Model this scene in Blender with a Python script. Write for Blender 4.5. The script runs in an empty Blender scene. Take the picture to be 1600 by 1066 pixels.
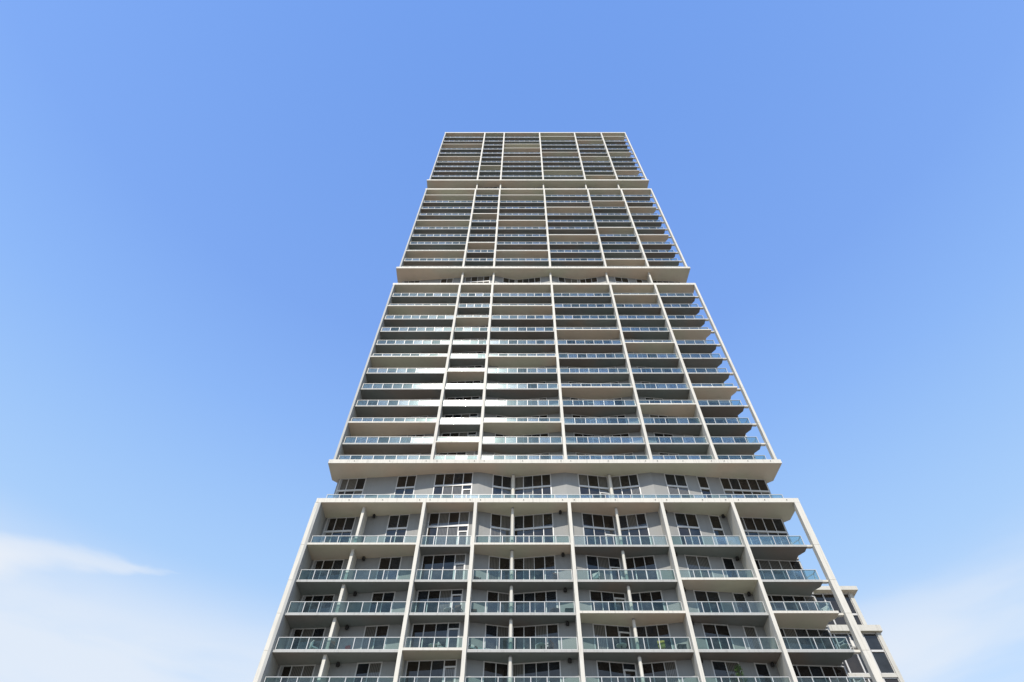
import bpy, math, random
random.seed(7)
S = bpy.context.scene
C = S.collection
R = math.radians
# ------------------------------------------------------------------ camera
ZC = 1.6                                   # eye height above the ground
TH = 54.605                                # pitch
cam = bpy.data.cameras.new('camera'); co = bpy.data.objects.new('camera', cam); C.objects.link(co)
co.location = (0, 0, ZC); co.rotation_euler = (R(90 + TH), 0, 0)
cam.sensor_width = 36; cam.lens = 950 / 1600 * 36; cam.shift_x = -15 / 1600
cam.clip_start = .1; cam.clip_end = 12000
S.camera = co
# ------------------------------------------------------------------ sun and sky
sd = (-.098, -.664, .755)
n = math.sqrt(sum(c * c for c in sd)); sd = tuple(c / n for c in sd)
ELEV = math.asin(sd[2])
ROT = math.atan2(sd[0], sd[1])             # sky rotation: 0 is +Y, turning to +X
sun = bpy.data.lights.new('sun', 'SUN'); sun.energy = 3.6; sun.angle = R(.53); sun.color = (1, .93, .82)
so = bpy.data.objects.new('sun', sun); C.objects.link(so)
so.rotation_euler = (math.pi / 2 - ELEV, 0, math.atan2(sd[1], sd[0]) + math.pi / 2)
W = bpy.data.worlds.new('World'); S.world = W; W.use_nodes = True
nt = W.node_tree; nt.nodes.clear()
def N(t, k, **kw):
    nd = t.nodes.new(k)
    for a, b in kw.items(): setattr(nd, a, b)
    return nd
def mth(t, op, a, b=None, c=None, clamp=False):
    m = N(t, 'ShaderNodeMath', operation=op); m.use_clamp = clamp
    for i, v in enumerate((a, b, c)):
        if v is None: continue
        if isinstance(v, (int, float)): m.inputs[i].default_value = v
        else: t.links.new(v, m.inputs[i])
    return m.outputs[0]
def ramp(t, src, stops, interp='LINEAR'):
    r = N(t, 'ShaderNodeValToRGB'); r.color_ramp.interpolation = interp
    e = r.color_ramp.elements
    while len(e) < len(stops): e.new(.5)
    for i, (p, c) in enumerate(stops):
        e[i].position = p; e[i].color = (c, c, c, 1) if isinstance(c, (int, float)) else (*c, 1)
    t.links.new(src, r.inputs[0]); return r.outputs[0]
def mixc(t, fac, a, b, mode='MIX'):
    m = N(t, 'ShaderNodeMix', data_type='RGBA', blend_type=mode)
    for i, v in ((0, fac), (6, a), (7, b)):
        if isinstance(v, (int, float)): m.inputs[i].default_value = v
        elif isinstance(v, tuple): m.inputs[i].default_value = (*v, 1)
        else: t.links.new(v, m.inputs[i])
    return m.outputs[2]
sky = N(nt, 'ShaderNodeTexSky', sky_type='NISHITA'); sky.sun_disc = False
sky.sun_elevation = ELEV; sky.sun_rotation = ROT; sky.altitude = 0; sky.air_density = 1.0
sky.dust_density = .6; sky.ozone_density = 1.0
geo = N(nt, 'ShaderNodeTexCoord')
sep = N(nt, 'ShaderNodeSeparateXYZ'); nt.links.new(geo.outputs['Generated'], sep.inputs[0])
mp = N(nt, 'ShaderNodeMapping'); mp.inputs['Scale'].default_value = (1.6, 1.6, 9.0); mp.inputs['Location'].default_value = (.35, .1, .4)
nt.links.new(geo.outputs['Generated'], mp.inputs[0])
nz = N(nt, 'ShaderNodeTexNoise'); nz.inputs['Scale'].default_value = 1.1; nz.inputs['Detail'].default_value = 6
nz.inputs['Roughness'].default_value = .5; nz.inputs['Distortion'].default_value = .35
nt.links.new(mp.outputs[0], nz.inputs['Vector'])
cl = ramp(nt, nz.outputs[0], [(.34, .25), (.66, 1)], 'EASE')
veil = ramp(nt, sep.outputs[2], [(.40, 1), (.52, 0)], 'EASE')      # thin cloud hangs low in the sky
# one drifting wisp: a tapering streak in the direction u = x/y, v = z/y
yy = mth(nt, 'MAXIMUM', sep.outputs[1], .05)
u = mth(nt, 'DIVIDE', sep.outputs[0], yy); v = mth(nt, 'DIVIDE', sep.outputs[2], yy)
nw = N(nt, 'ShaderNodeTexNoise'); nw.inputs['Scale'].default_value = 5; nw.inputs['Detail'].default_value = 5
mw = N(nt, 'ShaderNodeMapping'); mw.inputs['Scale'].default_value = (1, 1, 4)
nt.links.new(geo.outputs['Generated'], mw.inputs[0]); nt.links.new(mw.outputs[0], nw.inputs['Vector'])
wv = mth(nt, 'MULTIPLY', mth(nt, 'SUBTRACT', nw.outputs[0], .5), .10)
line = mth(nt, 'MULTIPLY_ADD', u, -.10, .607)
dv = mth(nt, 'ABSOLUTE', mth(nt, 'ADD', mth(nt, 'SUBTRACT', v, line), wv))
wid = mth(nt, 'MULTIPLY', mth(nt, 'SUBTRACT', -.62, u), .16, clamp=True)
wid = mth(nt, 'MINIMUM', wid, .05)
wisp = mth(nt, 'SUBTRACT', 1.0, mth(nt, 'DIVIDE', dv, mth(nt, 'MAXIMUM', wid, .0005)), clamp=True)
wisp = ramp(nt, wisp, [(0, 0), (.9, 1)], 'EASE')
wisp = mth(nt, 'MULTIPLY', wisp, mth(nt, 'MULTIPLY', wid, 60, clamp=True), clamp=True)
cf = mth(nt, 'ADD', mth(nt, 'MULTIPLY', mth(nt, 'MULTIPLY', cl, veil), .75), mth(nt, 'MULTIPLY', wisp, .42), clamp=True)
tint = mixc(nt, 1.0, sky.outputs[0], (1.05, 1.36, 1.72), 'MULTIPLY')
grad = ramp(nt, sep.outputs[2], [(.20, (.52, .68, .86)), (.40, (.51, .71, .92)), (.52, (.43, .65, .95)), (.60, (.35, .575, .955)),
                                 (.69, (.265, .48, .95)), (.80, (.19, .375, .89)), (1.0, (.13, .30, .82))])
gs = mixc(nt, 1.0, grad, (5.05, 5.05, 5.05), 'MULTIPLY')
pale = mixc(nt, .72, mixc(nt, .25, tint, (2.7, 3.75, 4.95)), gs)
skyc = mixc(nt, cf, pale, (4.25, 4.45, 4.75))
bg = N(nt, 'ShaderNodeBackground'); bg.inputs[1].default_value = .15
nt.links.new(skyc, bg.inputs[0])
wo = N(nt, 'ShaderNodeOutputWorld'); nt.links.new(bg.outputs[0], wo.inputs[0])
S.view_settings.view_transform = 'Standard'; S.view_settings.look = 'None'
S.view_settings.exposure = 0.4; S.view_settings.gamma = 1
S.view_settings.use_curve_mapping = False
S.render.engine = 'CYCLES'
S.cycles.max_bounces = 8; S.cycles.transparent_max_bounces = 16
S.cycles.diffuse_bounces = 4; S.cycles.glossy_bounces = 4

# ------------------------------------------------------------------ materials
def paint(name, col, var=.10, rough=.65, dirt=.25, bump=.15, streak=True, spec=.3, reflect_tones=None, rnd=.10):
    m = bpy.data.materials.new(name); m.use_nodes = True; t = m.node_tree
    b = t.nodes['Principled BSDF']; b.inputs['Roughness'].default_value = rough
    b.inputs['Specular IOR Level'].default_value = spec
    g = N(t, 'ShaderNodeNewGeometry'); oi = N(t, 'ShaderNodeObjectInfo')
    n1 = N(t, 'ShaderNodeTexNoise'); n1.inputs['Scale'].default_value = .55; n1.inputs['Detail'].default_value = 6
    t.links.new(g.outputs['Position'], n1.inputs['Vector'])
    mp = N(t, 'ShaderNodeMapping'); mp.inputs['Scale'].default_value = (5, 5, .45) if streak else (1.2, 1.2, 1.2)
    t.links.new(g.outputs['Position'], mp.inputs[0])
    n2 = N(t, 'ShaderNodeTexNoise'); n2.inputs['Scale'].default_value = 1; n2.inputs['Detail'].default_value = 5
    t.links.new(mp.outputs[0], n2.inputs['Vector'])
    base = col
    if reflect_tones:  # broad tint drift: reflected light put into the base colour
        n3 = N(t, 'ShaderNodeTexNoise'); n3.inputs['Scale'].default_value = .16; n3.inputs['Detail'].default_value = 1
        t.links.new(g.outputs['Position'], n3.inputs['Vector'])
        base = ramp(t, n3.outputs[0], [(.36, reflect_tones[0]), (.5, col), (.64, reflect_tones[1])])
    c = mixc(t, mth(t, 'MULTIPLY', ramp(t, n1.outputs[0], [(.35, 0), (.7, 1)]), var * 2), base,
             tuple(x * .78 for x in col))
    c = mixc(t, mth(t, 'MULTIPLY', ramp(t, n2.outputs[0], [(.52, 0), (.78, 1)]), dirt), c, tuple(x * .55 for x in col))
    if streak:
        mq = N(t, 'ShaderNodeMapping'); mq.inputs['Scale'].default_value = (14, 14, .3); t.links.new(g.outputs['Position'], mq.inputs[0])
        nq = N(t, 'ShaderNodeTexNoise'); nq.inputs['Scale'].default_value = 1; nq.inputs['Detail'].default_value = 3; t.links.new(mq.outputs[0], nq.inputs['Vector'])
        c = mixc(t, mth(t, 'MULTIPLY', ramp(t, nq.outputs[0], [(.58, 0), (.72, 1)]), dirt * .7), c, tuple(x * .5 for x in col))
    f = mth(t, 'MULTIPLY_ADD', oi.outputs['Random'], rnd * 2, 1 - rnd)
    cx = N(t, 'ShaderNodeCombineXYZ')
    for i in range(3): t.links.new(f, cx.inputs[i])
    c = mixc(t, 1.0, c, cx.outputs[0], 'MULTIPLY')
    t.links.new(c, b.inputs['Base Color'])
    if bump:
        n4 = N(t, 'ShaderNodeTexNoise'); n4.inputs['Scale'].default_value = 9; n4.inputs['Detail'].default_value = 4
        t.links.new(g.outputs['Position'], n4.inputs['Vector'])
        bp = N(t, 'ShaderNodeBump'); bp.inputs['Strength'].default_value = bump; bp.inputs['Distance'].default_value = .02
        t.links.new(n4.outputs[0], bp.inputs['Height']); t.links.new(bp.outputs[0], b.inputs['Normal'])
    return m
M = {}
M['white'] = paint('white_stucco', (.64, .61, .54), dirt=.6, rnd=.03)
M['greyedge'] = paint('pale_grey_stucco', (.42, .42, .40), dirt=.5, rnd=.06)
M['wingwhite'] = paint('weathered_white_stucco', (.56, .54, .485), dirt=.5, rnd=.04)
M['beige'] = paint('beige_soffit_paint', (.62, .55, .44), streak=False, dirt=.15, reflect_tones=((.58, .56, .43), (.66, .53, .41)), rnd=.10)  # olive and orange tints imitate light reflected off the railing glass
M['grey'] = paint('dark_grey_soffit_paint', (.185, .188, .178), streak=False, dirt=.15, reflect_tones=((.17, .19, .18), (.215, .18, .155)), rnd=.14)  # greenish and warm brown tints paint in sunlight thrown back by glass
M['wall'] = paint('light_grey_stucco', (.285, .287, .28), dirt=.2, rnd=.05)
M['frame'] = paint('white_aluminium', (.60, .59, .57), dirt=.1, rough=.4, bump=0, spec=.5, rnd=.03)
M['rail'] = paint('silver_aluminium', (.52, .53, .53), dirt=.1, rough=.35, bump=0, spec=.5, rnd=.03)
M['dark'] = paint('dark_metal', (.035, .032, .03), dirt=.1, rough=.5, bump=0)
M['wicker'] = paint('brown_wicker', (.09, .06, .045), dirt=.3, rough=.7)
M['cloth'] = paint('off_white_cloth', (.72, .70, .66), dirt=.1, rough=.9)
M['red'] = paint('red_cloth', (.22, .035, .03), dirt=.1, rough=.9)
M['yellow'] = paint('ochre_cloth', (.55, .45, .12), dirt=.1, rough=.9)
M['terra'] = paint('terracotta', (.35, .15, .09), dirt=.2)
M['core'] = paint('grey_core_wall', (.34, .34, .34), dirt=.3)
M['ground'] = paint('pale_paving', (.17, .15, .125), streak=False, dirt=.3, var=.2)

def leafmat():
    m = bpy.data.materials.new('green_leaf'); m.use_nodes = True; t = m.node_tree
    b = t.nodes['Principled BSDF']; b.inputs['Roughness'].default_value = .5
    g = N(t, 'ShaderNodeNewGeometry')
    c = ramp(t, g.outputs['Random Per Island'], [(0, (.02, .05, .01)), (1, (.07, .14, .03))])
    t.links.new(c, b.inputs['Base Color']); return m
M['leaf'] = leafmat()

def railglass():
    m = bpy.data.materials.new('railing_glass'); m.use_nodes = True; t = m.node_tree; t.nodes.clear()
    g = N(t, 'ShaderNodeNewGeometry'); oi = N(t, 'ShaderNodeObjectInfo')
    r = mth(t, 'FRACT', mth(t, 'MULTIPLY_ADD', oi.outputs['Random'], 7.31, g.outputs['Random Per Island']))   # every panel differs a little
    r2 = mth(t, 'FRACT', mth(t, 'MULTIPLY', r, 13.7))
    nn = N(t, 'ShaderNodeTexNoise'); nn.inputs['Scale'].default_value = 2.2; nn.inputs['Detail'].default_value = 4
    t.links.new(g.outputs['Position'], nn.inputs['Vector'])
    smudge = ramp(t, nn.outputs[0], [(.45, 0), (.75, 1)])
    tr = N(t, 'ShaderNodeBsdfTransparent')
    t.links.new(ramp(t, r, [(0, (.62, .74, .75)), (.5, (.73, .83, .82)), (1, (.82, .875, .87))]), tr.inputs[0])
    g1 = N(t, 'ShaderNodeBsdfGlossy'); g1.inputs['Roughness'].default_value = .045; g1.inputs[0].default_value = (.93, .97, 1, 1)
    g2 = N(t, 'ShaderNodeBsdfGlossy'); g2.inputs['Roughness'].default_value = .17; g2.inputs[0].default_value = (1, .98, .95, 1)
    bp = N(t, 'ShaderNodeBump'); bp.inputs['Strength'].default_value = .06; bp.inputs['Distance'].default_value = .03
    t.links.new(nn.outputs[0], bp.inputs['Height']); t.links.new(bp.outputs[0], g1.inputs['Normal'])
    df = N(t, 'ShaderNodeBsdfDiffuse'); df.inputs[0].default_value = (.55, .62, .60, 1)
    fr = N(t, 'ShaderNodeFresnel'); fr.inputs[0].default_value = 1.55
    gm = N(t, 'ShaderNodeMixShader'); gm.inputs[0].default_value = .12
    t.links.new(g1.outputs[0], gm.inputs[1]); t.links.new(g2.outputs[0], gm.inputs[2])
    a = N(t, 'ShaderNodeMixShader')          # fine salt film and smudges
    t.links.new(mth(t, 'MULTIPLY_ADD', smudge, .03, mth(t, 'MULTIPLY', r2, .02)), a.inputs[0])
    t.links.new(tr.outputs[0], a.inputs[1]); t.links.new(df.outputs[0], a.inputs[2])
    b = N(t, 'ShaderNodeMixShader')
    t.links.new(mth(t, 'MULTIPLY', fr.outputs[0], mth(t, 'MULTIPLY_ADD', r, .42, .16), clamp=True), b.inputs[0])
    t.links.new(a.outputs[0], b.inputs[1]); t.links.new(gm.outputs[0], b.inputs[2])
    o = N(t, 'ShaderNodeOutputMaterial'); t.links.new(b.outputs[0], o.inputs[0]); return m
M['rglass'] = railglass()
def winglass(name, col, r=.03):
    m = bpy.data.materials.new(name); m.use_nodes = True; t = m.node_tree
    b = t.nodes['Principled BSDF']; b.inputs['Roughness'].default_value = r
    b.inputs['IOR'].default_value = 1.6
    g = N(t, 'ShaderNodeNewGeometry'); oi = N(t, 'ShaderNodeObjectInfo')
    n1 = N(t, 'ShaderNodeTexNoise'); n1.inputs['Scale'].default_value = .8; n1.inputs['Detail'].default_value = 3
    t.links.new(g.outputs['Position'], n1.inputs['Vector'])
    c = mixc(t, ramp(t, n1.outputs[0], [(.35, 0), (.65, 1)]), col, tuple(x * .35 for x in col))
    t.links.new(c, b.inputs['Base Color'])
    bp = N(t, 'ShaderNodeBump'); bp.inputs['Strength'].default_value = .05; bp.inputs['Distance'].default_value = .05
    t.links.new(n1.outputs[0], bp.inputs['Height']); t.links.new(bp.outputs[0], b.inputs['Normal'])
    return m
M['glass0'] = winglass('dark_brown_glass', (.030, .024, .020))
M['glass1'] = winglass('dark_blue_glass', (.022, .026, .032))
def curtain():
    m = winglass('curtained_glass', (.05, .048, .042)); t = m.node_tree; b = t.nodes['Principled BSDF']
    g = N(t, 'ShaderNodeNewGeometry'); w = N(t, 'ShaderNodeTexWave'); w.bands_direction = 'X'
    w.inputs['Scale'].default_value = 2.4; w.inputs['Distortion'].default_value = 1.2; w.inputs['Detail'].default_value = 2
    t.links.new(g.outputs['Position'], w.inputs['Vector'])
    t.links.new(mixc(t, w.outputs[1], (.045, .042, .038), (.17, .16, .14)), b.inputs['Base Color']); return m
M['glass2'] = curtain()
GL = ['glass0', 'glass0', 'glass1', 'glass0', 'glass1', 'glass2']

# ------------------------------------------------------------------ mesh helpers
class MB:
    def __init__(s): s.v = []; s.f = []; s.m = []
    def prism(s, poly, z0, z1, side=0, bot=None, top=None):
        a = sum(poly[i][0] * poly[(i + 1) % len(poly)][1] - poly[(i + 1) % len(poly)][0] * poly[i][1] for i in range(len(poly)))
        if a < 0: poly = poly[::-1]
        k = len(s.v); n = len(poly)
        s.v += [(x, y, z0) for x, y in poly] + [(x, y, z1) for x, y in poly]
        s.f.append(tuple(k + i for i in reversed(range(n)))); s.m.append(side if bot is None else bot)
        s.f.append(tuple(k + n + i for i in range(n))); s.m.append(side if top is None else top)
        for i in range(n):
            j = (i + 1) % n
            s.f.append((k + i, k + j, k + n + j, k + n + i)); s.m.append(side)
        return s
    def box(s, x0, x1, y0, y1, z0, z1, mi=0):
        return s.prism([(x0, y0), (x1, y0), (x1, y1), (x0, y1)], z0, z1, mi)
    def cyl(s, x, y, r, z0, z1, n=14, mi=0):
        return s.prism([(x + r * math.cos(2 * math.pi * i / n), y + r * math.sin(2 * math.pi * i / n)) for i in range(n)], z0, z1, mi)
    def bar(s, a, b, w, mi=0):                # square bar between two points in 3-D
        from mathutils import Vector as V
        a = V(a); b = V(b); d = (b - a).normalized()
        u = d.cross(V((0, 0, 1)));
        if u.length < .01: u = V((1, 0, 0))
        u.normalize(); w2 = d.cross(u); k = len(s.v); h = w / 2
        for p in (a, b):
            for q in ((-1, -1), (1, -1), (1, 1), (-1, 1)): s.v.append(tuple(p + u * q[0] * h + w2 * q[1] * h))
        for f in ((0, 1, 2, 3), (7, 6, 5, 4), (0, 4, 5, 1), (1, 5, 6, 2), (2, 6, 7, 3), (3, 7, 4, 0)):
            s.f.append(tuple(k + i for i in f)); s.m.append(mi)
        return s
    def mesh(s, name, mats):
        me = bpy.data.meshes.new(name); me.from_pydata(s.v, [], s.f)
        for m in mats: me.materials.append(M[m])
        me.polygons.foreach_set('material_index', s.m); me.update(); return me
def link(name, me, parent=None, wloc=(0, 0, 0)):
    o = bpy.data.objects.new(name, me); C.objects.link(o)
    if parent:
        o.parent = parent; p = parent['_w']
        o.location = tuple(wloc[i] - p[i] for i in range(3))
    else: o.location = wloc
    o['_w'] = tuple(wloc)
    return o
def tag(o, label=None, cat=None, group=None, kind=None):
    for k, v in (('label', label), ('category', cat), ('group', group), ('kind', kind)):
        if v: o[k] = v
    return o

# ------------------------------------------------------------------ ground
g = MB(); g.box(-4000, 4000, -4000, 4000, -.5, 0)
tag(link('ground', g.mesh('ground', ['ground'])), 'pale paved ground around the tower', kind='structure')

# ------------------------------------------------------------------ the tower
P = 45.8                                        # plane of the fins and of the projecting slabs
FIN = [-19.1, -9.2, -4.35, 4.5, 13.25, 19.95, 25.75]
HW = .15
KN = [(-19.3, 2.35), (-15, 2.1), (-9.2, 1.6), (-4.35, 1.3), (-.9, 2.05), (4.5, 1.35), (9.0, 2.0), (13.25, 1.35), (19.95, 2.1), (25.9, 2.45)]
WIN = [[(-18.8, -16.0, 3, -1), (-12.75, -10.75, 2, -1)], [(-8.85, -4.95, 4, 3)], [(-2.95, -1.0, 2, -1), (-.75, 3.0, 4, -1)],
       [(5.75, 8.85, 3, 2), (9.15, 11.9, 3, -1)], [(14.6, 16.8, 2, -1), (18.0, 19.05, 1, -1)], [(20.4, 25.2, 5, -1)]]
BACK = 3.2
def dep(x):
    for (a, da), (b, db) in zip(KN, KN[1:]):
        if a <= x <= b: return da + (db - da) * (x - a) / (b - a)
    return KN[0][1] if x < KN[0][0] else KN[-1][1]
def strip(xa, xb, o0, o1, bx):
    """plan of a strip of wall following the zigzag, o0 in front (toward the street), o1 behind, local to the bay"""
    xs = [xa] + [k for k, _ in KN if xa < k < xb] + [xb]
    return [(x - bx, dep(x) + o0) for x in xs] + [(x - bx, dep(x) + o1) for x in reversed(xs)]
def span(b): return FIN[b] + HW, FIN[b + 1] - HW
BX = [(span(b)[0] + span(b)[1]) / 2 for b in range(6)]

tw = link('residential_tower', None, None, (3.3, P, 0))
tag(tw, 'very tall white and grey apartment tower of stacked balconies seen from its foot', 'building')

_c = {}
def slab_mesh(b, typ):
    k = ('s', b, typ)
    if k in _c: return _c[k]
    x0, x1 = span(b); bx = BX[b]; f = 0 if typ == 'B' else .3
    x0 -= bx; x1 -= bx
    if b == 5: x1 = 25.35 - bx; poly = [(x0, f), (x1, f), (x1, f + .75), (x1 - .45, f + 1.35), (x1 - .45, BACK), (x0, BACK)]
    elif b == 0: x0 = -18.98 - bx; poly = [(x0, f), (x1, f), (x1, BACK), (x0, BACK)]
    else: poly = [(x0, f), (x1, f), (x1, BACK), (x0, BACK)]
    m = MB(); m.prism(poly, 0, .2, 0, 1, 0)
    # drip groove strip under the front edge
    m.box(x0 + .05, x1 - .05, f + .12, f + .15, -.012, -.001, 1)
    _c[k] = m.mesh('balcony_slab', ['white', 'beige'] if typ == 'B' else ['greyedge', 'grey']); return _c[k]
def rail_posts(b):
    x0, x1 = span(b)
    if b == 5: x1 = 25.3
    if b == 0: x0 = -18.95
    w = x1 - x0; n = max(3, round(w / 1.24)); a = x0 + .06; s = (w - .12) / n
    return [a + s * i for i in range(n + 1)]
RY = .47; RH = 1.06
def rail_mesh(b):
    k = ('r', b)
    if k in _c: return _c[k]
    ps = rail_posts(b); bx = BX[b]; m = MB()
    m.box(ps[0] - bx - .03, ps[-1] - bx + .03, RY - .035, RY + .035, RH - .045, RH)
    m.box(ps[0] - bx + .03, ps[-1] - bx - .03, RY - .015, RY + .015, .07, .11)
    for p in ps: m.box(p - bx - .028, p - bx + .028, RY - .028, RY + .028, 0, RH - .046)
    if b == 5:      # the railing turns the corner and runs back along the slab end
        e = ps[-1] - bx
        m.bar((e, RY + .04, RH - .025), (e - .03, 1.0, RH - .025), .06)
        m.bar((e - .03, 1.0, RH - .025), (e - .42, 1.55, RH - .025), .06)
        m.box(e - .06, e, 1.0, 1.06, 0, RH - .06); m.box(e - .45, e - .39, 1.52, 1.58, 0, RH - .06)
        m.bar((e - .03, RY + .05, .09), (e - .03, 1.0, .09), .04)
    _c[k] = m.mesh('railing', ['rail']); return _c[k]
def add_panel(m, a, c, y, z0=0): m.box(a + .035, c - .035, y - .006, y + .006, z0 + .115, z0 + RH - .05)
def panel_mesh(w):
    k = ('p', round(w, 3))
    if k not in _c: m = MB(); add_panel(m, -w / 2, w / 2, 0); _c[k] = m.mesh('glass_panel', ['rglass'])
    return _c[k]
far_panels = MB(); far_panes = MB(); n_panel = 0
def railing(b, zf, near):
    global n_panel
    r = link('railing', rail_mesh(b), tw, (BX[b], P, zf))
    ps = rail_posts(b)
    for a, c in zip(ps, ps[1:]):
        if near:
            o = link('glass_panel', panel_mesh(c - a), r, ((a + c) / 2, P + RY, zf)); n_panel += 1
            # panels are never hung perfectly true
            o.rotation_euler = (R(random.uniform(-.35, .35)), 0, R(random.uniform(-.35, .35)))
        else: add_panel(far_panels, a, c, P + RY, zf)

def wall_pieces(b, h, full):
    k = ('w', b, round(h, 2), full)
    if k in _c: return _c[k]
    x0, x1 = span(b); bx = BX[b]; out = []
    if full: x0, x1 = (FIN[b] if b else x0), FIN[b + 1]
    if b == 5: x1 = 25.25
    x = x0
    def piece(p, q):
        if q - p > .02: m = MB(); m.prism(strip(p, q, 0, .25, bx), .002, h - .002); out.append(m.mesh('wall', ['wall']))
    for (a, c, n, d) in WIN[b]: piece(x, a); x = c
    piece(x, x1)
    _c[k] = out; return out
def win_layout(w, h):
    """returns list of frame strips and panes (xa, xb, z0, z1) of one window"""
    a, c, n, door = w; fw = .045; fr = []; pn = []
    s = (c - a) / n
    tall = h > 3.9; bar = h - 1.62
    for i in range(n + 1):
        x = a + s * i; t = .09 if i in (0, n) else (.075 if i % 2 else .055)
        lo = x if i == 0 else (x - t if i == n else x - t / 2)
        fr.append((lo, lo + t, .0, h, -.03, .09))
    fr.append((a + .01, c - .01, h - .07, h - .003, -.022, .08)); fr.append((a + .01, c - .01, .003, .08, -.022, .08))
    if tall: fr.append((a + .01, c - .01, bar - .10, bar + .10, -.05, .085))
    if door >= 0:
        x = a + s * door
        fr.append((x + .02, x + s - .02, 2.16, 2.28, -.036, .082))
        fr.append((x + .04, x + .12, .08, 2.16, -.034, .07)); fr.append((x + s - .14, x + s - .06, .08, 2.16, -.034, .07))
    for i in range(n):
        x = a + s * i; zs = [.08, h - .07]
        if tall: zs = [.08, bar - .1, bar + .1, h - .07]
        if door == i: zs = [.08, 2.16, 2.28] + ([bar - .1, bar + .1, h - .07] if tall else [h - .07])
        for q in range(0, len(zs) - 1, 2 if not door == i else 1):
            if zs[q + 1] - zs[q] > .22: pn.append((x + .04, x + s - .04, zs[q], zs[q + 1]))
    return fr, pn
def window(b, i, zf, h, near):
    w = WIN[b][i]; bx = (w[0] + w[1]) / 2
    k = ('f', b, i, round(h, 2)); fr, pn = win_layout(w, h)
    if k not in _c:
        m = MB()
        for (xa, xb, z0, z1, o0, o1) in fr: m.prism(strip(xa, xb, o0, o1, bx), z0 + .002, z1 - .002)
        _c[k] = m.mesh('window', ['frame'])
        _c[k + ('p',)] = []
        for (xa, xb, z0, z1) in pn:
            l = []
            for gname in ('glass0', 'glass1', 'glass2'):
                m = MB(); m.prism(strip(xa, xb, .03, .055, bx), z0, z1); l.append(m.mesh('pane', [gname]))
            _c[k + ('p',)].append(l)
    o = link('window', _c[k], tw, (bx, P, zf))
    if near:
        for l in _c[k + ('p',)]: link('pane', random.choice([l[0], l[0], l[0], l[1], l[1], l[2]]), o, (bx, P, zf))
    else:
        for (xa, xb, z0, z1) in pn:
            far_panes.prism([(x, y + P) for x, y in strip(xa, xb, .03, .055, 0)], zf + z0, zf + z1, random.choice([0, 0, 1, 1, 2]))
def storey(b, zf, h, near, full=False):
    for me in wall_pieces(b, h, full): link('wall', me, tw, (BX[b], P, zf))
    for i in range(len(WIN[b])): window(b, i, zf, h, near)

def fin_mesh(i, z0, z1, front=0, hw=HW):
    m = MB(); m.box(-hw, hw, front, dep(FIN[i]) + .3, 0, z1 - z0); return m.mesh('fin', ['white'])

# levels (height of the slab undersides, relative to the eye), top first, and which bays project (B) or sit back (G)
T4 = ['GGGBGB', 'GGGGBG', 'BGBGGG', 'GGBGGG', 'GGGBGB', 'BGBGBG', 'GGGGGG', 'GBGGGG', 'GGGBGB', 'GGGGBG']
T3 = ['BGBGGG', 'GGGGBG', 'GGGBGB', 'GBGGGG', 'BGBGGG', 'GGGGBG', 'GGGBGB', 'GBGGGG', 'BGBGGG', 'GGGGBG']
T2 = ['GGGGBG', 'BGBGGG', 'GBGGGG', 'GGGBGB', 'GGGGBG', 'BGBGGG', 'GBGGGG', 'GGGBGB', 'GGGGBG', 'BGBGGG', 'GBGGGG']
T1 = [(33.40, 'BGBGGG'), (29.94, 'GGGGBG'), (26.98, 'GGGBGB'), (24.0, 'GBGGGG'), (21.0, 'BGBGGG'), (18.0, 'GGGGBG'), (15.0, 'GGGBGB'), (12.0, 'GBGGGG')]
BIG = .5
def big_slab(z, x0=-19.62, x1=26.4, f=-.04, rail=True, recess=True):
    """thick slab across the whole front, underside at z"""
    m = MB(); xs = [x0, x1]
    m.prism([(x0, f), (x1, f), (x1 - .25, 2.6), (25.3, BACK), (-18.9, BACK), (x0 - .05, 2.5)], 0, BIG, 0, 1, 0)
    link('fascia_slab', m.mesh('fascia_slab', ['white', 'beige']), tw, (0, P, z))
def tier(zs, pat, z_top, z_bot, near_from):
    """balconies between a thick bottom slab (underside z_bot) and a thick top slab (underside z_top)"""
    levels = [(z_top, None)] + list(zip(zs, pat)) + [(z_bot, None)]
    for k in range(1, len(levels)):
        z, p = levels[k]; up = levels[k - 1][0]
        th = .2 if p else BIG
        zf = ZC + z + th; h = up - z - th
        for b in range(6):
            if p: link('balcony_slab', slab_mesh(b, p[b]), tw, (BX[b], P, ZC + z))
            railing(b, zf, z < near_from)
            storey(b, zf, h, False)
def recess(z_floor, z_ceil, near, posts):
    zf = ZC + z_floor; h = z_ceil - z_floor
    for b in range(6):
        storey(b, zf, h, near, True)
    # open railing across the whole front
    m = MB(); x0, x1 = -18.95, 25.4; y = .74
    m.box(x0, x1, y - .03, y + .03, RH - .05, RH); n = 36
    for i in range(n + 1):
        x = x0 + .03 + (x1 - x0 - .06) * i / n; m.box(x - .025, x + .025, y - .025, y + .025, 0, RH - .051)
        if i < n: add_panel(far_panels, x, x + (x1 - x0 - .06) / n, P + y, zf)
    link('railing', m.mesh('railing', ['rail']), tw, (0, P, zf))
    if posts:
        for i in range(1, 6):
            link('fin', fin_mesh(i, 0, h, .68, .13), tw, (FIN[i], P, zf))
    else:
        for x in (-.86, 9.0):
            m = MB(); m.cyl(0, 0, .17, 0, h - .12, 16); m.cyl(0, 0, .14, h - .12, h, 16, 1)
            link('column', m.mesh('column', ['white', 'wall']), tw, (x, P + dep(x) - .28, zf))
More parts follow.
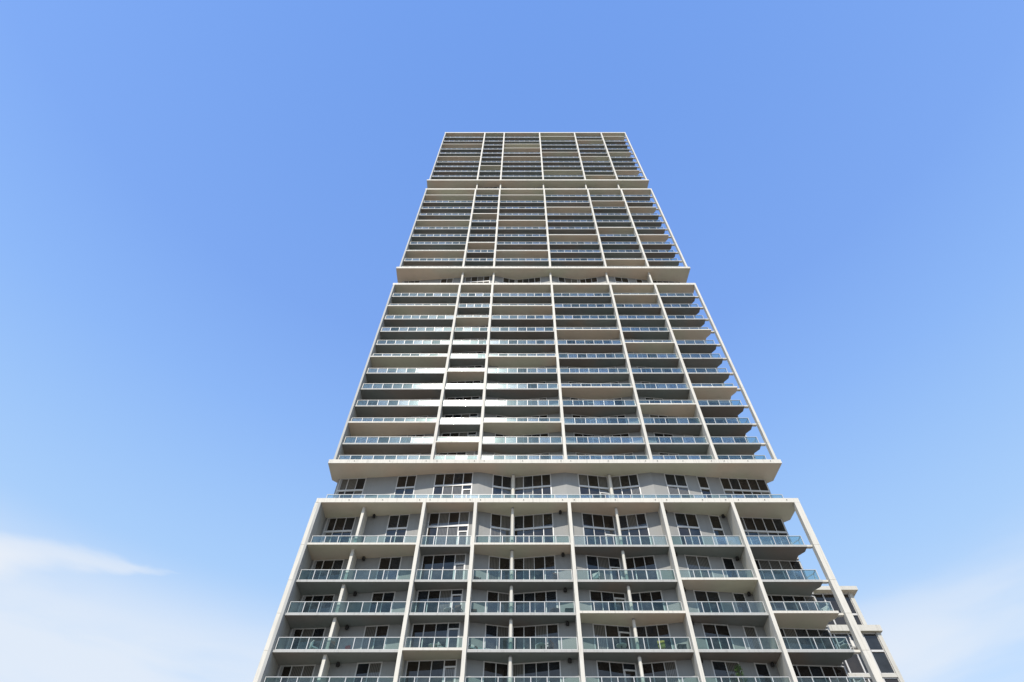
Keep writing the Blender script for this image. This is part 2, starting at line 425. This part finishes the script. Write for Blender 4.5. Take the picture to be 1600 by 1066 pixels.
# tier 4
z4t, z4b = 154.7, 121.8
z3t, z3b = 116.9, 84.05
z2t, z2b = 79.03, 43.06
z1t = 38.1
def lv(t, b, n): return [t - (t - b) / n * k for k in range(1, n)]
tier(lv(z4t, z4b, 11), T4, z4t, z4b, 0)
tier(lv(z3t, z3b, 11), T3, z3t, z3b, 0)
tier(lv(z2t, z2b, 12), T2, z2t, z2b, 51)
big_slab(ZC + z4t, -19.3, 26.1, 0); big_slab(ZC + z4b)
big_slab(ZC + z3t, -19.3, 26.1, 0); big_slab(ZC + z3b)
big_slab(ZC + z2t, -19.3, 26.1, 0); big_slab(ZC + z2b)
big_slab(ZC + z1t, -19.5, 26.36, 0)
recess(z3t + BIG, z4b, False, True); recess(z2t + BIG, z3b, False, True); recess(z1t + BIG, z2b, True, False)
# tier 1
prev = z1t
for k, (z, p) in enumerate(T1):
    zf = ZC + z + .2; h = prev - z - .2
    for b in range(6):
        link('balcony_slab', slab_mesh(b, p[b]), tw, (BX[b], P, ZC + z))
        railing(b, zf, k < 5)
        storey(b, zf, h, k < 5)
    # party walls and round columns standing inside the bays
    m = MB(); m.box(-.12, .12, .64, dep(-15) + .1, 0, h); link('partition', m.mesh('partition', ['white']), tw, (-15.0, P, zf))
    for x in (-.86, 9.0):
        m = MB(); m.cyl(0, 0, .14, 0, h - .14, 16); m.cyl(0, 0, .11, h - .14, h, 16, 1)
        link('column', m.mesh('column', ['white', 'wall']), tw, (x, P + .85, zf))
    # dark light fittings under the ceilings
    for x in (-14.2, 3.7, 13.75, 19.4):
        if x == 19.4 and k == 3: continue
        m = MB(); m.cyl(0, 0, .10, -.10, -.002, 12); m.cyl(0, 0, .15, -.30, -.10, 12); m.cyl(0, 0, .10, -.33, -.30, 12)
        m.box(-.04, .04, .10, .24, -.24, -.14)
        link('wall_light', m.mesh('wall_light', ['dark']), tw, (x, P + dep(x) - .22, ZC + prev))
    prev = z
# fins
for (zt, zb) in ((z4t, z4b + BIG), (z3t, z3b + BIG), (z2t, z2b + BIG), (z1t, 12.0 - ZC)):
    for i in range(1, 6): link('fin', fin_mesh(i, zb, zt), tw, (FIN[i], P, ZC + zb))
    m = MB(); m.box(-.17, .06, 0, 3.24, 0, zt - zb)
    link('corner_post', m.mesh('corner_post', ['greyedge']), tw, (-19.05, P, ZC + zb))
# end pillars, cast one storey high with open joints
def blocks(levels, x0, x1, d0, d1):
    for a, b in zip(levels, levels[1:]):
        m = MB(); h = b - a; m.box(x0, x1, d0, d1, .012, h - .012); m.box(x0 + .03, x1 - .03, d0 + .03, d1 - .03, -.012, .012)
        link('pillar_block', m.mesh('pillar_block', ['white']), tw, (0, P, ZC + a))
L1 = [12.0 - ZC] + [z for z, _ in reversed(T1)] + [z1t]
blocks(L1, 25.82, 26.36, 0, .5)
blocks(L1, -19.55, -19.23, .02, .42)
for (zt, zb, n) in ((z2t, z2b, 12), (z3t, z3b, 11), (z4t, z4b, 11)):
    L = [zb + BIG] + list(reversed(lv(zt, zb, n))) + [zt]
    blocks(L, 25.84, 26.10, 0, .5)
# short stubs that tie the slab ends to the right-hand pillar
for z in [z for z, _ in T1] + lv(z2t, z2b, 12) + lv(z3t, z3b, 11) + lv(z4t, z4b, 11):
    m = MB(); m.box(25.352, 25.815, .31, .62, .01, .19); link('slab_bracket', m.mesh('slab_bracket', ['white']), tw, (0, P, ZC + z))
m = MB()
for i in range(0): pass
# drain spouts on the thick slabs
m = MB(); m.cyl(0, 0, .035, 0, .07, 8)
dm = m.mesh('drain_spout', ['dark'])
for (z, xs) in ((z1t, [-16.4, -13.2, -9.7, -8.7, -4.9, -3.9, .2, 3.9, 5.0, 8.9, 12.7, 13.8, 17.2, 19.4, 20.6, 23.1, 25.2]),
                (z2b, [-17.0, -13.4, -9.7, -8.6, -4.8, -3.8, .1, 4.0, 5.0, 8.8, 12.6, 13.8, 16.4, 19.3, 20.6, 23.0, 25.3])):
    for x in xs:
        o = link('drain_spout', dm, tw, (x, P - (.0 if z == z1t else .04), ZC + z + .27)); o.rotation_euler = (R(90), 0, 0)
# roof parapet, core and side walls
m = MB(); m.box(-19.0, 25.9, .25, .4, 0, .25); link('parapet', m.mesh('parapet', ['white']), tw, (0, P, ZC + z4t + BIG))
m = MB(); m.box(-18.7, 25.1, 3.25, 26, 0, ZC + z4t + .3); m.box(-18.7, -18.5, 2.3, 3.25, 10, ZC + z4t); m.box(24.9, 25.1, 2.45, 3.25, 10, ZC + z4t)
link('core_wall', m.mesh('core_wall', ['core']), tw, (0, P, 0))
m = MB(); m.box(-19.3, 26.2, .1, 3.2, 0, 11.9); link('podium_wall', m.mesh('podium_wall', ['wall']), tw, (0, P, 0))
tag(link('glass_panel', far_panels.mesh('glass_panel', ['rglass']), tw), kind='stuff')
tag(link('pane', far_panes.mesh('pane', ['glass0', 'glass1', 'glass2']), tw), kind='stuff')

# ------------------------------------------------------------------ lower building beyond the right-hand corner
wb = link('apartment_building', None, None, (29, 54, 0))
tag(wb, 'lower white apartment block with stacked framed windows beyond the right corner of the tower', 'building')
YU, YL = 54.0, 52.2
m = MB(); m.box(25.3, 31.9, YU + .3, YU + 12, 0, ZC + 33.9); link('wall', m.mesh('wall', ['wall']), wb)
m = MB(); m.box(25.3, 31.5, YL + .3, YU + .298, 0, ZC + 28.9); link('lower_wall', m.mesh('lower_wall', ['wall']), wb)
m = MB(); m.prism([(25.3, YU - .5), (32.45, YU - .5), (32.45, YU + 12), (25.3, YU + 12)], ZC + 33.9, ZC + 34.3, 0, 1, 0)
link('roof', m.mesh('roof', ['wingwhite', 'beige']), wb)
m = MB(); m.prism([(25.3, YL - .25), (31.9, YL - .25), (31.9, YU + .28), (25.3, YU + .28)], ZC + 28.95, ZC + 29.5, 0, 1, 0)
link('terrace_slab', m.mesh('terrace_slab', ['wingwhite', 'beige']), wb)
def wing_floor(Y, zf, h, xr, xl=25.5):
    m = MB(); m.box(xr - .35, xr, Y, Y + .5, zf, zf + h); link('pillar', m.mesh('pillar', ['wingwhite']), wb)
    m = MB(); m.box(xl, xr - .352, Y + .02, Y + .4, zf, zf + .3); link('floor_band', m.mesh('floor_band', ['wingwhite']), wb)
    x = xr - .35; wi = 0
    while x - 1.25 > xl:
        a, c = x - 1.25, x
        m = MB()
        for q in (a, c - .06): m.box(q, q + .058, Y + .10, Y + .24, zf + .302, zf + h)
        m.box(a + .09, c - .092, Y + .1, Y + .23, zf + .302, zf + .38); m.box(a + .09, c - .092, Y + .08, Y + .23, zf + 2.15, zf + 2.33)
        m.box(a + .09, c - .092, Y + .1, Y + .23, zf + h - .09, zf + h)
        o = link('window', m.mesh('window', ['frame']), wb)
        for z0, z1 in ((.382, 2.148), (2.332, h - .092)):
            if z1 > z0:
                p = MB(); p.box(a + .09, c - .092, Y + .17, Y + .19, zf + z0, zf + z1); link('pane', p.mesh('pane', [random.choice(GL)]), o)
        wi += 1; x = a
        if wi == 4:
            m = MB(); m.box(x - .7, x - .002, Y + .05, Y + .3, zf + .302, zf + h); link('pier', m.mesh('pier', ['wingwhite']), wb); x -= .7; 
for z, h in ((29.5, 4.4),): wing_floor(YU, ZC + z, h, 32.0)
zz = 28.95
while zz > 4:
    zz -= 3.85; wing_floor(YL, ZC + zz, 3.85, 31.75)

# ------------------------------------------------------------------ things on the balconies
FZ = {1: 33.6, 2: 30.14, 3: 27.18, 4: 24.2, 5: 21.2}
def at(px, row, back):
    z = FZ[row]; d = (P + back + .2) * .5793 + z * .8151
    return ((px - 815) / 950 * d, P + back + .2, ZC + z)
def part(name, mb, mats, root):
    o = bpy.data.objects.new(name, mb.mesh(name, mats)); C.objects.link(o); o.parent = root; return o
def chair(loc, rz, label, mat, frame='dark', group='patio chairs on the lower balconies'):
    r = link('patio_chair', None, None, loc); r.rotation_euler = (0, 0, rz); tag(r, label, 'chair', group)
    m = MB(); m.box(-.27, .27, -.25, .27, .40, .46); m.box(-.24, .24, -.22, .24, .46, .52); part('seat', m, [mat], r)
    m = MB(); m.prism([(-.27, .24), (.27, .24), (.27, .30), (-.27, .30)], .46, .95); part('backrest', m, [mat], r)
    for x in (-.24, .24):
        m = MB(); m.box(x - .025, x + .025, -.22, .28, .64, .68); m.box(x - .02, x + .02, -.22, -.18, .46, .64); part('armrest', m, [frame], r)
        for y in (-.21, .24):
            m = MB(); m.box(x - .02, x + .02, y - .02, y + .02, 0, .4); part('leg', m, [frame], r)
def table(loc, label, mat):
    r = link('patio_table', None, None, loc); tag(r, label, 'table', 'patio tables on the lower balconies')
    m = MB(); m.cyl(0, 0, .42, .70, .74, 20); part('tabletop', m, [mat], r)
    m = MB(); m.cyl(0, 0, .035, .03, .70, 10); part('leg', m, ['dark'], r)
    m = MB(); m.cyl(0, 0, .24, 0, .03, 16); part('base', m, ['dark'], r)
def bench(loc, rz, label, mat):
    r = link('outdoor_sofa', None, None, loc); r.rotation_euler = (0, 0, rz); tag(r, label, 'sofa')
    m = MB(); m.box(-.8, .8, -.35, .4, .06, .30); part('base', m, ['wicker'], r)
    m = MB(); m.box(-.8, .8, .25, .4, .30, .75); part('backrest', m, ['wicker'], r)
    for x in (-.38, .38):
        m = MB(); m.box(x - .36, x + .36, -.33, .23, .305, .43); part('cushion', m, [mat], r)
def box_chest(loc, label):
    r = link('storage_chest', None, None, loc); tag(r, label, 'chest')
    m = MB(); m.box(-.32, .32, -.2, .2, .03, .62); part('body', m, ['dark'], r)
    m = MB(); m.box(-.34, .34, -.22, .22, .622, .68); part('lid', m, ['dark'], r)
def plant(loc, label, h=1.75, n=240, w=.34):
    r = link('potted_plant', None, None, loc); tag(r, label, 'plant')
    m = MB(); m.cyl(0, 0, .19, 0, .4, 14); part('pot', m, ['terra'], r)
    m = MB(); m.cyl(0, 0, .025, .4, h * .75, 8)
    for k in range(6):
        a = k * 1.1; m.bar((0, 0, h * .35 + k * .1), (math.cos(a) * w * .8, math.sin(a) * w * .8, h * .6 + k * .1), .015)
    part('stem', m, ['wicker'], r)
    m = MB()
    from mathutils import Vector as V
    for _ in range(n):
        t = random.random() ** .8; z = .5 + t * (h - .5)
        rr = w * math.sqrt(random.random()) * (1.05 - .75 * t); a = random.uniform(0, 6.28)
        c = V((rr * math.cos(a), rr * math.sin(a), z))
        d = V((math.cos(a), math.sin(a), random.uniform(-.2, 1.2))).normalized(); L = random.uniform(.10, .2)
        u = d.cross(V((random.uniform(-1, 1), random.uniform(-1, 1), .5))).normalized() * L * .2
        k = len(m.v); m.v += [tuple(c - u * .3), tuple(c + d * L * .5 - u + V((0, 0, .01))), tuple(c + d * L), tuple(c + d * L * .5 + u)]
        m.f.append((k, k + 1, k + 2, k + 3)); m.m.append(0)
    part('foliage', m, ['leaf'], r)
BAYN = {1: 'left end bay', 2: 'narrow second bay', 3: 'third bay from left', 4: 'fourth bay from left', 5: 'fifth bay from left', 6: 'right end bay'}
ROWN = {1: 'top balcony of the lowest block', 2: 'second balcony below the lowest ledge', 3: 'third balcony below the lowest ledge', 4: 'fourth balcony below the lowest ledge', 5: 'lowest balcony in view'}
def lab(what, bay, row, extra=''): return (what + ' on the ' + ROWN[row] + ', ' + BAYN[bay] + extra)
chair(at(745, 2, .9), .4, lab('dark chair', 3, 2), 'wicker')
chair(at(868, 2, .85), 3.3, lab('brown chair', 3, 2, ', right'), 'wicker')
chair(at(934, 2, .85), 2.6, lab('pale chair', 4, 2), 'cloth')
bench(at(1030, 1, 1.0), 0, lab('wicker sofa', 4, 1), 'cloth')
table(at(700, 3, .95), lab('round white table', 2, 3), 'cloth')
chair(at(716, 3, .85), 2.9, lab('dark chair', 2, 3), 'wicker')
chair(at(739, 3, .9), .2, lab('dark chair', 3, 3), 'wicker')
box_chest(at(890, 3, .8), lab('black chest', 3, 3))
table(at(868, 3, 1.0), lab('small round table', 3, 3), 'wicker')
table(at(676, 4, .95), lab('round pale table', 2, 4), 'cloth')
chair(at(690, 4, .9), 1.2, lab('pale chair', 2, 4), 'cloth')
chair(at(737, 4, .9), .5, lab('cream chair', 3, 4, ', left'), 'cloth')
bench(at(760, 4, 1.05), .2, lab('cushioned sofa', 3, 4), 'cloth')
table(at(846, 4, .9), lab('round cream table', 3, 4), 'cloth')
chair(at(858, 4, .85), 4.2, lab('dark chair', 3, 4, ', right'), 'wicker')
table(at(973, 4, .9), lab('round cream table', 4, 4), 'cloth')
chair(at(1036, 4, .85), 3.0, lab('ochre chair', 4, 4), 'yellow')
box_chest(at(1068, 4, .8), lab('black chest', 4, 4))
chair(at(543, 4, .7), 3.0, lab('small low red chair', 1, 4), 'red')
bpy.data.objects[max(o.name for o in bpy.data.objects if o.name.startswith('patio_chair'))].scale = (.75, .75, .55)
chair(at(488, 4, .85), 2.2, lab('pale chair', 1, 4, ', left'), 'cloth')
chair(at(513, 4, .85), 3.6, lab('dark chair', 1, 4), 'wicker')
chair(at(1300, 3, .95), 2.0, lab('white chair', 6, 3), 'cloth', 'frame')
table(at(1327, 4, 1.0), lab('round white table', 6, 4), 'cloth')
chair(at(1338, 4, .85), 3.4, lab('white chair', 6, 4), 'cloth', 'frame')
plant(at(1165, 5, .78), 'leafy green potted plant rising above the glass railing near the bottom edge', 2.1, 420, .42)
for o in bpy.data.objects:
    if '_w' in o: del o['_w']
